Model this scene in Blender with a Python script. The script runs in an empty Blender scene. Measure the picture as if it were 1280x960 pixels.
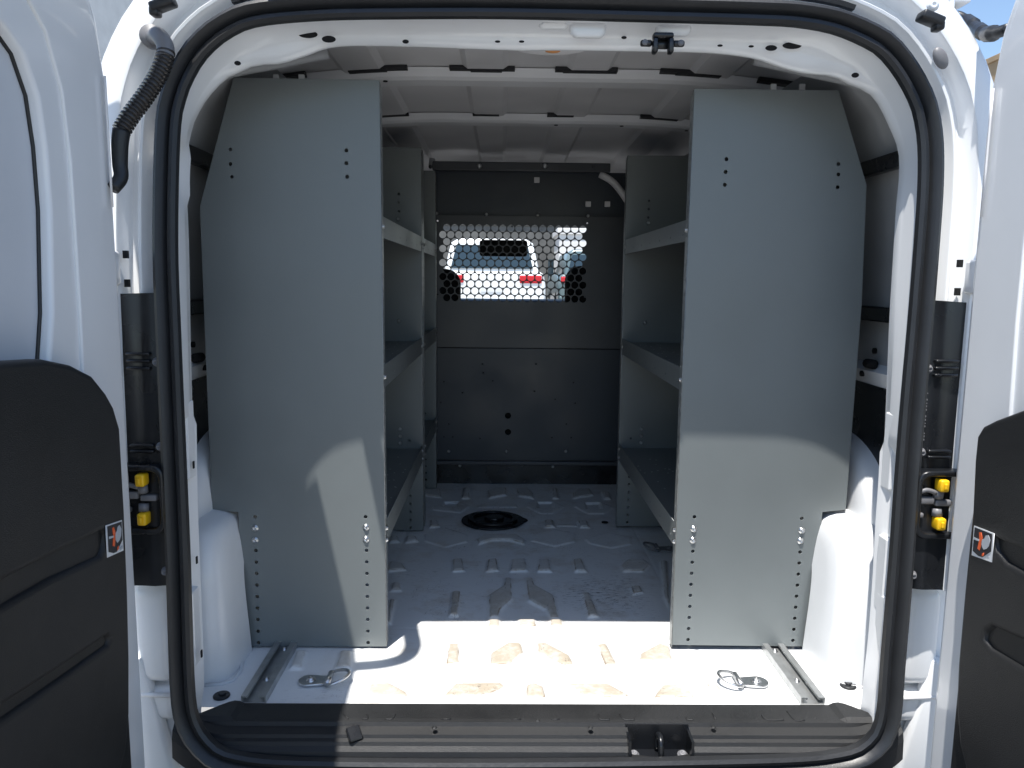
import bpy, bmesh, math, random
import numpy as np
from mathutils import Vector, Matrix
random.seed(4); rng = np.random.default_rng(4)
sc = bpy.context.scene
COL = sc.collection

# ------------------------------------------------------------------ camera
F = 961.0
CAMP = Vector((-0.08, -1.45, 0.856))
PITCH, YAW, ROLL = math.radians(7.7), math.radians(0.8), math.radians(0.6)
ROT = Matrix.Rotation(-YAW, 3, 'Z') @ Matrix.Rotation(math.pi/2-PITCH, 3, 'X') @ Matrix.Rotation(ROLL, 3, 'Z')
cam = bpy.data.cameras.new('camera'); cam.sensor_width = 36; cam.lens = F/1280*36
cam.clip_start = 0.02; cam.clip_end = 2000
camo = bpy.data.objects.new('camera', cam); COL.objects.link(camo)
camo.matrix_world = Matrix.Translation(CAMP) @ ROT.to_4x4(); sc.camera = camo

def at(px, py, X=None, Y=None, Z=None, lean=None):
    """measure: the point of the photograph on a real plane of the van (metres)"""
    d = ROT @ Vector(((px-640)/F, -(py-480)/F, -1))
    if lean is not None:                      # aperture plane, leaning forward at the top: Y = lean + 0.1 z
        t = (lean + .1*CAMP.z - CAMP.y)/(d.y - .1*d.z)
    elif X is not None: t = (X-CAMP.x)/d.x
    elif Y is not None: t = (Y-CAMP.y)/d.y
    else: t = (Z-CAMP.z)/d.z
    return CAMP + d*t

# ------------------------------------------------------------------ materials
def mat(name, col, rough=.5, metal=0, coat=0, bump=None, vary=None, spec=.5, rvar=0, trans=0):
    m = bpy.data.materials.new(name); m.use_nodes = True
    nt = m.node_tree; b = nt.nodes['Principled BSDF']
    b.inputs['Base Color'].default_value = (*col, 1); b.inputs['Roughness'].default_value = rough
    b.inputs['Metallic'].default_value = metal; b.inputs['Coat Weight'].default_value = coat
    b.inputs['Coat Roughness'].default_value = .06
    b.inputs['Specular IOR Level'].default_value = spec
    tc = nt.nodes.new('ShaderNodeTexCoord')
    if vary:
        sc_, amt = vary
        n = nt.nodes.new('ShaderNodeTexNoise'); n.inputs['Scale'].default_value = sc_; n.inputs['Detail'].default_value = 8
        nt.links.new(tc.outputs['Object'], n.inputs['Vector'])
        mr = nt.nodes.new('ShaderNodeMapRange'); mr.inputs[1].default_value = .3; mr.inputs[2].default_value = .7
        mr.inputs[3].default_value = 1-amt; mr.inputs[4].default_value = 1+amt*.4
        nt.links.new(n.outputs['Fac'], mr.inputs[0])
        mx = nt.nodes.new('ShaderNodeMix'); mx.data_type = 'RGBA'; mx.blend_type = 'MULTIPLY'; mx.inputs[0].default_value = 1
        mx.inputs[6].default_value = (*col, 1); nt.links.new(mr.outputs[0], mx.inputs[7])
        nt.links.new(mx.outputs[2], b.inputs['Base Color'])
        if rvar:
            m2 = nt.nodes.new('ShaderNodeMapRange'); m2.inputs[1].default_value = .3; m2.inputs[2].default_value = .7
            m2.inputs[3].default_value = max(.02, rough-rvar); m2.inputs[4].default_value = rough+rvar
            nt.links.new(n.outputs['Fac'], m2.inputs[0]); nt.links.new(m2.outputs[0], b.inputs['Roughness'])
    if bump:
        sc_, st = bump
        n = nt.nodes.new('ShaderNodeTexNoise'); n.inputs['Scale'].default_value = sc_; n.inputs['Detail'].default_value = 3
        nt.links.new(tc.outputs['Object'], n.inputs['Vector'])
        bp = nt.nodes.new('ShaderNodeBump'); bp.inputs['Strength'].default_value = st; bp.inputs['Distance'].default_value = .002
        nt.links.new(n.outputs['Fac'], bp.inputs['Height']); nt.links.new(bp.outputs[0], b.inputs['Normal'])
    return m

M = {}
M['white'] = mat('white_paint', (.80,.81,.82), .32, coat=.6, vary=(3,.06), bump=(9,.05))
M['white_in'] = mat('white_paint_inside', (.74,.75,.76), .38, coat=.3, vary=(5,.1))
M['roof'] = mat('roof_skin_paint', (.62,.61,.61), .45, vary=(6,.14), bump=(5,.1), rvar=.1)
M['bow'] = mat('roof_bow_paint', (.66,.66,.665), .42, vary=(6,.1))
M['wallgrey'] = mat('inner_wall_grey', (.38,.39,.40), .5, vary=(6,.2))
M['shelf'] = mat('shelf_grey_paint', (.172,.190,.192), .40, .15, vary=(4,.07), bump=(420,.06), rvar=.07)
M['bulk'] = mat('bulkhead_grey_paint', (.056,.061,.069), .40, vary=(4,.16), bump=(300,.06), rvar=.1)  # lighter bulkhead tone; reflected light on the perforated plate is put into it
M['bulk_low'] = mat('bulkhead_grey_shaded', (.030,.040,.053), .42, vary=(4,.16), bump=(300,.06), rvar=.1)  # darker bulkhead tone for the plates without that reflected light
M['rubber'] = mat('black_rubber', (.014,.015,.017), .42, bump=(120,.15), vary=(20,.2))
M['hose'] = mat('glossy_hose', (.022,.02,.02), .22, vary=(30,.2))
M['plastic'] = mat('black_plastic', (.0125,.013,.014), .5, bump=(900,.5), vary=(6,.25), rvar=.1)
M['plasticg'] = mat('black_gloss_plastic', (.008,.009,.011), .28, vary=(12,.2), rvar=.08)
M['dark'] = mat('hole_dark', (.006,.006,.007), .9)
M['zinc'] = mat('zinc_steel', (.62,.63,.64), .3, metal=1, vary=(60,.2))
M['alu'] = mat('aluminium_rail', (.52,.53,.53), .42, metal=.85, vary=(25,.2), bump=(200,.1))
M['edge'] = mat('pale_shelf_edge', (.36,.38,.38), .35, metal=.5, vary=(60,.4))  # paler and more metallic than the shelf paint
M['yellow'] = mat('yellow_plastic', (.85,.50,.01), .4, vary=(30,.1))
M['greyp'] = mat('grey_plastic', (.16,.16,.17), .45)
M['foam'] = mat('black_mastic_pad', (.012,.012,.014), .7, bump=(80,.4))
M['doorskin'] = mat('door_inner_panel_paint', (.60,.62,.65), .45, vary=(3,.06), bump=(6,.08))
M['amber'] = mat('amber_lens', (.80,.36,.12), .3)
M['lens'] = mat('frosted_lens', (.75,.74,.74), .35)
M['white_label'] = mat('label_white', (.7,.71,.72), .4)
M['orange_label'] = mat('label_orange', (.75,.12,.03), .4)
M['black_label'] = mat('label_black', (.02,.02,.025), .35)
M['grey_label'] = mat('label_grey', (.42,.45,.48), .4)
M['red'] = mat('red_lens', (.55,.02,.03), .25)
M['glass_dark'] = mat('dark_car_glass', (.03,.05,.065), .08)
M['carwhite'] = mat('white_car_paint', (.8,.81,.8), .3, coat=.5)
M['cargreen'] = mat('grey_green_car_paint', (.12,.17,.18), .3, coat=.5)
M['tyre'] = mat('tyre_rubber', (.03,.03,.03), .8)
M['cloth'] = mat('seat_cloth', (.018,.018,.02), .85, bump=(300,.4))
M['building'] = mat('pale_render', (.74,.73,.71), .8, vary=(1.5,.12))
M['greywall'] = mat('grey_render', (.13,.13,.125), .8, vary=(1.5,.3))
M['tan'] = mat('tan_render', (.42,.30,.18), .8, vary=(1.5,.15))
M['ground'] = mat('pale_asphalt', (.24,.235,.225), .85, vary=(4,.2), bump=(30,.3))

def floor_mat():
    m = bpy.data.materials.new('scuffed_white_floor'); m.use_nodes = True
    nt = m.node_tree; N = nt.nodes.new; L = nt.links.new; b = nt.nodes['Principled BSDF']
    b.inputs['Roughness'].default_value = .36; b.inputs['Coat Weight'].default_value = .25; b.inputs['Coat Roughness'].default_value = .15
    g = N('ShaderNodeNewGeometry'); sep = N('ShaderNodeSeparateXYZ'); L(g.outputs['Position'], sep.inputs[0])
    def noise(scale, detail, vec=None, rough=.6):
        n = N('ShaderNodeTexNoise'); n.inputs['Scale'].default_value = scale; n.inputs['Detail'].default_value = detail
        n.inputs['Roughness'].default_value = rough
        L(vec if vec else g.outputs['Position'], n.inputs['Vector']); return n.outputs['Fac']
    def rng_(src, a, b_, c=0, d=1):
        r = N('ShaderNodeMapRange'); L(src, r.inputs[0]); r.inputs[1].default_value = a; r.inputs[2].default_value = b_
        r.inputs[3].default_value = c; r.inputs[4].default_value = d; return r.outputs[0]
    def math_(op, a, c):
        n = N('ShaderNodeMath'); n.operation = op
        for i, v in enumerate((a, c)):
            if isinstance(v, (int, float)): n.inputs[i].default_value = v
            else: L(v, n.inputs[i])
        return n.outputs[0]
    def mix(f, A, B):
        n = N('ShaderNodeMix'); n.data_type = 'RGBA'; L(f, n.inputs[0])
        for i, v in ((6, A), (7, B)):
            if isinstance(v, tuple): n.inputs[i].default_value = (*v, 1)
            else: L(v, n.inputs[i])
        return n.outputs[2]
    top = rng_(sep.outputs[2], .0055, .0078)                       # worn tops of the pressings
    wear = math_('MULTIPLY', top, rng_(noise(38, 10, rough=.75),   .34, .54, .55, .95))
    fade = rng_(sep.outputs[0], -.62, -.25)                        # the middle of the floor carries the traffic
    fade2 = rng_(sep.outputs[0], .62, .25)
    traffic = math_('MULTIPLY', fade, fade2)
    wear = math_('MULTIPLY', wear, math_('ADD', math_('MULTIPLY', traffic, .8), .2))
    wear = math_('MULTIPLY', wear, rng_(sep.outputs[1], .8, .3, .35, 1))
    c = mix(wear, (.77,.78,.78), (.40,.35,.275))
    line = math_('MULTIPLY', rng_(sep.outputs[2], .0036, .0056), rng_(sep.outputs[2], .0078, .0066))
    line = math_('MULTIPLY', line, rng_(noise(22, 6), .42, .6, .1, .9))
    c = mix(math_('MULTIPLY', line, math_('ADD', math_('MULTIPLY', traffic, .8), .2)), c, (.22,.16,.10))
    stain = math_('MULTIPLY', rng_(noise(7, 8, rough=.7),   .50, .70, 0, .55), traffic)
    c = mix(stain, c, (.43,.345,.25))
    mp = N('ShaderNodeMapping'); mp.inputs['Scale'].default_value = (5, 26, 1); mp.inputs['Rotation'].default_value = (0,0,.2)
    L(g.outputs['Position'], mp.inputs[0])
    patch = rng_(noise(5, 2),  .46, .60)
    scr = math_('MULTIPLY', rng_(noise(7, 6, mp.outputs[0], .8), .57, .63, 0, .75), math_('MULTIPLY', patch, traffic))
    c = mix(scr, c, (.03,.03,.035))
    mp2 = N('ShaderNodeMapping'); mp2.inputs['Scale'].default_value = (22, 6, 1); mp2.inputs['Rotation'].default_value = (0,0,-.3)
    L(g.outputs['Position'], mp2.inputs[0])
    scr2 = math_('MULTIPLY', rng_(noise(8, 6, mp2.outputs[0], .8), .58, .63, 0, .7), math_('MULTIPLY', rng_(noise(6, 2), .55, .6), traffic))
    c = mix(scr2, c, (.10,.08,.07))
    vm = N('ShaderNodeVectorMath'); vm.operation = 'DISTANCE'; L(g.outputs['Position'], vm.inputs[0]); vm.inputs[1].default_value = (.20,.57,0)
    mp3 = N('ShaderNodeMapping'); mp3.inputs['Scale'].default_value = (14, 46, 1); L(g.outputs['Position'], mp3.inputs[0])
    scr3 = math_('MULTIPLY', rng_(noise(3.2, 7, mp3.outputs[0], .75), .54, .60, 0, .85), rng_(vm.outputs['Value'], .16, .05))
    c = mix(scr3, c, (.02,.02,.025))
    L(c, b.inputs['Base Color'])
    L(rng_(noise(12, 6), .3, .7, .28, .5), b.inputs['Roughness'])
    return m
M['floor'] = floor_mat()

# ------------------------------------------------------------------ helpers
def link(name, me, m, parent=None, smooth=False):
    o = bpy.data.objects.new(name, me); COL.objects.link(o)
    if m is not None and not me.materials: me.materials.append(M[m] if isinstance(m, str) else m)
    if smooth:
        me.polygons.foreach_set('use_smooth', [True]*len(me.polygons))
    if parent is not None:
        o.parent = parent
        o.matrix_parent_inverse = Matrix.Translation(-parent_world(parent))
    return o
def parent_world(p):
    v = Vector(p.location)
    if p.parent is not None: v = v + parent_world(p.parent) + p.matrix_parent_inverse.translation
    return v
def mesh(name, vs, fs, m, parent=None, smooth=False):
    me = bpy.data.meshes.new(name); me.from_pydata([tuple(v) for v in vs], [], fs); me.validate(); me.update()
    return link(name, me, m, parent, smooth)
def from_bm(name, bm, m, parent=None, smooth=False):
    me = bpy.data.meshes.new(name); bm.normal_update(); bm.to_mesh(me); bm.free(); return link(name, me, m, parent, smooth)
def thing(name, label, cat, loc=(0,0,0), group=None):
    o = bpy.data.objects.new(name, None); COL.objects.link(o); o.location = loc; o.empty_display_size = .1
    o['label'] = label; o['category'] = cat
    if group: o['group'] = group
    return o
def box_bm(c, s, bev=0, seg=2, bm=None, rot=None):
    b = bmesh.new(); bmesh.ops.create_cube(b, size=1)
    for v in b.verts: v.co = Vector((v.co.x*s[0], v.co.y*s[1], v.co.z*s[2]))
    if bev: bmesh.ops.bevel(b, geom=b.edges[:], offset=bev, segments=seg, profile=.5, affect='EDGES')
    for v in b.verts:
        if rot is not None: v.co = rot @ v.co
        v.co += Vector(c)
    if bm is None: return b
    merge(bm, b); return bm
def merge(bm, b):
    me = bpy.data.meshes.new('t'); b.to_mesh(me); b.free(); bm.from_mesh(me); bpy.data.meshes.remove(me)
def box(name, lo, hi, m, parent=None, bev=0, seg=2, smooth=False):
    c = [(a+b)/2 for a, b in zip(lo, hi)]; s = [abs(b-a) for a, b in zip(lo, hi)]
    return from_bm(name, box_bm(c, s, bev, seg), m, parent, smooth)
def catmull(pts, n, closed=True):
    P = [Vector(p) for p in pts]; k = len(P); fine = []
    segs = k if closed else k-1
    for i in range(segs):
        p0 = P[(i-1) % k] if closed or i > 0 else P[i]; p1 = P[i]; p2 = P[(i+1) % k]
        p3 = P[(i+2) % k] if closed or i+2 < k else p2
        for j in range(16):
            t = j/16; t2 = t*t; t3 = t2*t
            fine.append(.5*((2*p1)+(p2-p0)*t+(2*p0-5*p1+4*p2-p3)*t2+(3*p1-p0-3*p2+p3)*t3))
    fine.append(P[0].copy() if closed else P[-1].copy())
    L = [0]
    for a, b in zip(fine, fine[1:]): L.append(L[-1]+(b-a).length)
    out = []; j = 0; tot = L[-1]
    cnt = n if closed else n-1
    for i in range(n):
        s = tot*i/cnt
        while j < len(L)-2 and L[j+1] < s: j += 1
        u = (s-L[j])/max(1e-9, L[j+1]-L[j]); out.append(fine[j].lerp(fine[j+1], min(1, u)))
    return out
def tube(name, pts, r, m, parent=None, seg=10, closed=False, caps=True, smooth=True):
    """r: number or function(i, n)"""
    n = len(pts); vs = []; fs = []; up = Vector((0,0,1)); prev = None
    for i, p in enumerate(pts):
        a = pts[(i-1) % n] if closed or i else p; b = pts[(i+1) % n] if closed or i < n-1 else p
        t = (Vector(b)-Vector(a)).normalized()
        if prev is None:
            u = t.cross(up if abs(t.z) < .9 else Vector((1,0,0))).normalized()
        else: u = (prev - t*prev.dot(t)).normalized()
        prev = u; w = t.cross(u); rr = r(i, n) if callable(r) else r
        for k in range(seg):
            an = 2*math.pi*k/seg; vs.append(Vector(p)+u*math.cos(an)*rr+w*math.sin(an)*rr)
    for i in range(n if closed else n-1):
        for k in range(seg):
            j = (i+1) % n
            fs.append((i*seg+k, i*seg+(k+1) % seg, j*seg+(k+1) % seg, j*seg+k))
    if caps and not closed:
        fs.append(tuple(range(seg))[::-1]); fs.append(tuple((n-1)*seg+k for k in range(seg)))
    if name is None: return vs, fs
    return mesh(name, vs, fs, m, parent, smooth)
def circ(x, y, r, n=10): return [(x+r*math.cos(2*math.pi*i/n), y+r*math.sin(2*math.pi*i/n)) for i in range(n)]
def rrect(x0, y0, x1, y1, r, n=5):
    out = []
    for cx, cy, a in ((x1-r, y1-r, 0), (x0+r, y1-r, 90), (x0+r, y0+r, 180), (x1-r, y0+r, 270)):
        for i in range(n+1):
            t = math.radians(a+90*i/n); out.append((cx+r*math.cos(t), cy+r*math.sin(t)))
    return out
def plate_mesh(outline, holes, t, fmap, bevel=0, bres=2):
    """flat sheet with real holes; fmap(u, v, w) -> world, w across the thickness"""
    cu = bpy.data.curves.new('c', 'CURVE'); cu.dimensions = '2D'; cu.fill_mode = 'BOTH'
    cu.extrude = max(t/2-bevel, 0); cu.bevel_depth = bevel; cu.bevel_resolution = bres
    cu.offset = -bevel
    for loop in [outline]+list(holes):
        s = cu.splines.new('POLY'); s.points.add(len(loop)-1); s.use_cyclic_u = True
        for p, q in zip(s.points, loop): p.co = (q[0], q[1], 0, 1)
    o = bpy.data.objects.new('c', cu); COL.objects.link(o)
    dg = bpy.context.evaluated_depsgraph_get(); me = bpy.data.meshes.new_from_object(o.evaluated_get(dg))
    bpy.data.objects.remove(o); bpy.data.curves.remove(cu)
    for v in me.vertices: v.co = fmap(*v.co)
    bm = bmesh.new(); bm.from_mesh(me); bmesh.ops.remove_doubles(bm, verts=bm.verts[:], dist=1e-5)
    bmesh.ops.recalc_face_normals(bm, faces=bm.faces[:]); bm.to_mesh(me); bm.free(); me.update()
    return me
def plate(name, outline, holes, t, fmap, m, parent=None, bevel=0, smooth=False):
    return link(name, plate_mesh(outline, holes, t, fmap, bevel), m, parent, smooth)
def onY(y): return lambda u, v, w: Vector((u, y+w, v))
def onX(x): return lambda u, v, w: Vector((x+w, u, v))
def onZ(z): return lambda u, v, w: Vector((u, v, z+w))
def XZ(pts, Y): return [(p.x, p.z) for p in (at(*q, Y=Y) for q in pts)]
def YZ(pts, X): return [(p.y, p.z) for p in (at(*q, X=X) for q in pts)]
def XY(pts, Z=0): return [(p.x, p.y) for p in (at(*q, Z=Z) for q in pts)]
def dome_bm(c, r, h, axis, bm=None, seg=12):
    """low bolt head: a flange and a dome, pointing along axis"""
    b = bmesh.new(); prof = [(r*1.25, 0), (r*1.25, h*.22), (r, h*.26), (r*.93, h*.6), (r*.7, h*.88), (r*.36, h*.92), (r*.3, h*.7), (0, h*.7)]
    a = Vector(axis).normalized(); u = a.orthogonal().normalized(); w = a.cross(u); rings = []
    for pr, ph in prof[:-1]:
        rings.append([b.verts.new(Vector(c)+a*ph+(u*math.cos(2*math.pi*k/seg)+w*math.sin(2*math.pi*k/seg))*pr) for k in range(seg)])
    for A, B in zip(rings, rings[1:]):
        for k in range(seg): b.faces.new((A[k], A[(k+1) % seg], B[(k+1) % seg], B[k]))
    b.faces.new(rings[-1])
    for f in b.faces: f.smooth = True
    if bm is None: return b
    merge(bm, b); return bm
def sweep(name, loop, prof, m, parent, closed=True, closed_prof=False, smooth=True, cen=(0,.63)):
    """profile (outward, forward) carried round the aperture loop"""
    n = len(loop); vs = []; fs = []
    for i, p in enumerate(loop):
        a = loop[(i-1) % n] if closed or i else p; b = loop[(i+1) % n] if closed or i < n-1 else p
        t = Vector(b)-Vector(a); nn = Vector((t.z, 0, -t.x)).normalized()
        if nn.dot(Vector((p.x-cen[0], 0, p.z-cen[1]))) < 0: nn = -nn
        pr = prof(i, n) if callable(prof) else prof
        k = len(pr)
        for d, y in pr: vs.append(Vector(p)+nn*d+Vector((0, y, 0)))
    for i in range(n if closed else n-1):
        j = (i+1) % n
        for q in range(k if closed_prof else k-1):
            r = (q+1) % k; fs.append((i*k+q, i*k+r, j*k+r, j*k+q))
    o = mesh(name, vs, fs, m, parent, smooth)
    bm = bmesh.new(); bm.from_mesh(o.data); bmesh.ops.recalc_face_normals(bm, faces=bm.faces[:]); bm.to_mesh(o.data); bm.free()
    if smooth:
        o.data.polygons.foreach_set('use_smooth', [True]*len(o.data.polygons)); o.data.set_sharp_from_angle(angle=math.radians(38))
    return o

# ================================================================== the van
van = thing('cargo_van', 'white cargo van seen from behind with both rear doors swung open', 'van')

# ---- floor pan with pressed shapes (one height field)
def build_floor():
    x0, x1, y0, y1, st = -.79, .79, .0, 1.735, .004
    xs = np.arange(x0, x1+st/2, st); ys = np.arange(y0, y1+st/2, st)
    GX, GY = np.meshgrid(xs, ys); H = np.zeros_like(GX)
    def sd(poly):
        P = np.array(poly); d = np.full(GX.shape, 1e9); s = np.ones(GX.shape)
        n = len(P)
        for i in range(n):
            a = P[i]; b = P[(i-1) % n]; e = b-a; wx = GX-a[0]; wy = GY-a[1]
            t = np.clip((wx*e[0]+wy*e[1])/(e@e+1e-12), 0, 1)
            d = np.minimum(d, (wx-e[0]*t)**2+(wy-e[1]*t)**2)
            c1 = GY >= a[1]; c2 = GY < b[1]; c3 = e[0]*wy > e[1]*wx
            flip = (c1 & c2 & c3) | (~c1 & ~c2 & ~c3)
            s = np.where(flip, -s, s)
        return s*np.sqrt(d)
    def sm(t): t = np.clip(t, 0, 1); return t*t*(3-2*t)
    def raise_(px, h=.0085, bev=.013):
        nonlocal H
        q = sd(XY(px, h*.8)); H = np.maximum(H, h*sm((bev*.35-q)/bev))
    def slab(px, h=.003): raise_(px, h, .006)
    def sink(px, h=.008):
        nonlocal H
        q = sd(XY(px, 0)); H = H - (h+.003)*sm((.002-q)/.009)
    tall = [
     [(462,853),(487,852),(508,863),(513,871),(457,871)], [(568,853),(627,852),(633,858),(603,871),(551,871)],
     [(657,855),(668,852),(680,857),(684,872),(656,872)], [(703,853),(760,853),(788,868),(783,872),(733,872)],
     [(827,855),(857,853),(871,872),(816,872),(820,864)], [(880,853),(897,853),(911,870),(893,870)],
     [(560,803),(575,803),(576,829),(556,830)], [(613,815),(635,802),(652,803),(655,815),(640,829),(611,832)],
     [(670,803),(682,802),(712,818),(718,830),(703,831),(672,815)], [(745,805),(758,803),(773,831),(756,832)],
     [(797,826),(800,816),(823,803),(838,806),(842,827)],
     [(647,773),(670,773),(671,783),(647,783)], [(687,773),(702,773),(706,783),(688,783)], [(610,773),(625,773),(626,783),(609,783)],
     [(565,738),(576,738),(573,768),(561,768)],
     [(631,721),(640,721),(641,747),(626,761),(623,771),(611,771),(610,743),(629,731)],
     [(656,721),(666,721),(669,730),(693,743),(699,771),(688,771),(682,761),(660,749)],
     [(727,740),(737,739),(749,769),(735,770)], [(788,732),(800,731),(804,739),(791,741)],
     [(566,698),(578,697),(581,712),(565,713)], [(610,698),(621,697),(624,712),(607,713)], [(639,698),(657,697),(660,712),(637,713)],
     [(673,698),(687,698),(690,713),(671,713)], [(716,698),(727,697),(734,713),(718,713)],
     [(776,705),(785,698),(805,698),(813,705),(805,713),(779,713)], [(484,707),(489,700),(503,703),(508,711),(484,713)],
     [(490,727),(500,727),(502,737),(488,737)], [(487,748),(494,748),(489,778),(482,778)],
     [(595,674),(605,667),(645,667),(657,674),(655,679),(636,674),(615,674),(598,679)],
     [(537,649),(547,649),(550,657),(537,658)], [(681,649),(691,649),(694,658),(681,658)], [(722,650),(734,650),(737,658),(725,658)],
     [(525,612),(550,610),(552,621),(527,618)], [(579,609),(586,609),(587,622),(577,622)],
     [(609,613),(618,609),(633,609),(633,618),(611,622)], [(644,610),(660,609),(667,616),(667,622),(648,619)],
     [(690,609),(696,609),(699,622),(690,622)], [(715,616),(722,610),(737,610),(742,618),(716,622)], [(752,613),(762,615),(764,623),(755,623)],
     [(488,669),(497,669),(500,676),(486,677)], [(508,669),(520,669),(523,675),(506,677)],
     [(370,812),(384,812),(378,834),(362,834)], [(425,812),(440,812),(440,834),(418,834)],
     [(825,700),(834,700),(838,760),(830,745)],
    ]
    for p in tall: raise_(p)
    for p in ([(531,668),(556,659),(584,668),(584,677),(556,684),(531,676)], [(664,667),(691,661),(719,667),(719,677),(693,683),(664,676)],
              [(731,674),(758,665),(789,671),(789,680),(764,685),(737,679)], [(541,633),(560,627),(575,627),(588,633),(576,641),(541,637)],
              [(658,633),(676,627),(692,627),(706,633),(692,642),(676,642)], [(718,633),(732,627),(752,628),(767,634),(755,642),(735,642)],
              [(600,630),(645,630),(647,634),(598,634)], [(695,655),(720,655),(722,658),(696,658)]): slab(p)
    for p in ([(555,627),(574,627),(574,634),(553,634)], [(672,627),(691,627),(692,636),(672,636)], [(731,628),(750,628),(753,637),(733,637)]): sink(p)
    # long seams of the sheet
    for sx in (-.40, .385): H = H - .0016*np.exp(-((GX-sx)/.0028)**2)
    for sy in (.355, 1.17): H = H - .0010*np.exp(-((GY-sy)/.003)**2)*(np.abs(GX) < .5)
    H += .0006*np.sin(GX*9+1)*np.sin(GY*7)
    ny, nx = GX.shape
    vs = np.stack([GX.ravel(), GY.ravel(), H.ravel()], 1)
    idx = np.arange(ny*nx).reshape(ny, nx)
    fs = np.stack([idx[:-1,:-1].ravel(), idx[:-1,1:].ravel(), idx[1:,1:].ravel(), idx[1:,:-1].ravel()], 1)
    me = bpy.data.meshes.new('floor'); me.vertices.add(len(vs)); me.vertices.foreach_set('co', vs.astype('f').ravel())
    me.loops.add(fs.size); me.loops.foreach_set('vertex_index', fs.ravel().astype('i'))
    me.polygons.add(len(fs)); me.polygons.foreach_set('loop_start', np.arange(0, fs.size, 4, dtype='i'))
    me.update(calc_edges=True); me.validate()
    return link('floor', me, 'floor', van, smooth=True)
floor = build_floor()
# round pump cover set into the floor
c = at(616, 651, Z=.004)
def ell(cx, cy, a, b, n=40, lobes=0): return [(cx+a*math.cos(2*math.pi*i/n)*(1+lobes*max(0, math.cos(3*2*math.pi*i/n))**6), cy+b*math.sin(2*math.pi*i/n)) for i in range(n)]
cover = plate('pump_cover', ell(c.x, c.y, .112, .105, 48, .12), [], .006, onZ(.006), 'plasticg', floor, bevel=.002)
plate('cover_ring', ell(c.x, c.y, .088, .082), [ell(c.x, c.y, .07, .066)], .008, onZ(.013), 'plasticg', floor, bevel=.002)
plate('cover_boss', ell(c.x+.005, c.y+.005, .035, .03), [], .012, onZ(.013), 'plasticg', floor, bevel=.003)
for px, py in ((277,870),(1060,857)):
    p = at(px, py, Z=.002)
    plate('floor_plug', circ(p.x, p.y, .017, 20), [], .005, onZ(.003), 'rubber', floor, bevel=.002)
    plate('plug_boss', circ(p.x+.001, p.y+.002, .008, 14), [], .006, onZ(.006), 'rubber', floor, bevel=.001)
for px, py in ((524,654),(756,653)):
    p = at(px, py, Z=.002); plate('floor_plug', circ(p.x, p.y, .012, 14), [], .003, onZ(.0025), 'dark', floor)

# ---- wheel arches: a low inner house and the taller flared outer arch against the wall
def arch(name, s, pr, rings, bulge, parent):
    prof = catmull([(0,a,b) for a, b in pr], 64, closed=False); vs = []; fs = []; cy = .57
    for X, ins in rings:
        for p in prof:
            k = Vector((0, cy-p.y, -p.z)); d = k.length; k.normalize(); q = p + k*min(ins, d*.9)
            vs.append((s*(X-(bulge*max(0, (.32-q.z))/.32 if X < .75 else 0)+(.003*min(1, max(0, (q.y-.10)/.16)) if X < .72 else 0)), q.y, max(q.z, -.01)))
    n = len(prof)
    for a in range(len(rings)-1):
        for i in range(n-1):
            f = (a*n+i, a*n+i+1, (a+1)*n+i+1, (a+1)*n+i); fs.append(f if s < 0 else f[::-1])
    return mesh(name, vs, fs, 'white_in', parent, smooth=True)
for s in (-1, 1):
    wa = arch('wheel_arch', s, [(.085,-.01),(.088,.08),(.096,.18),(.112,.262),(.140,.312),(.20,.331),(.40,.334),(.80,.325),(.95,.28),(1.04,.16),(1.06,-.01)],
         [(x_-(.024 if s > 0 and x_ < .72 else 0), i_) for x_, i_ in ((.80,0),(.735,0),(.714,.003),(.698,.010),(.686,.022),(.679,.04),(.675,.08),(.672,.15))], .024, van)
    arch('arch_flare', s, [(.10,-.01),(.105,.12),(.125,.25),(.165,.35),(.22,.42),(.29,.468),(.40,.495),(.60,.50),(.80,.47),(.95,.36),(1.04,.18),(1.06,-.01)],
         [(.80,-.012),(.785,0),(.765,.004),(.748,.014),(.739,.034),(.733,.07),(.728,.16),(.724,.25)], .0, wa)
    tube('arch_seam', [Vector((s*x, y, .002)) for x, y in ((.70,.079),(.665,.085),(.648,.10),(.645,.14),(.66,.2),(.675,.27),(.675,.9))], .004, 'white_in', wa, 8)

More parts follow.
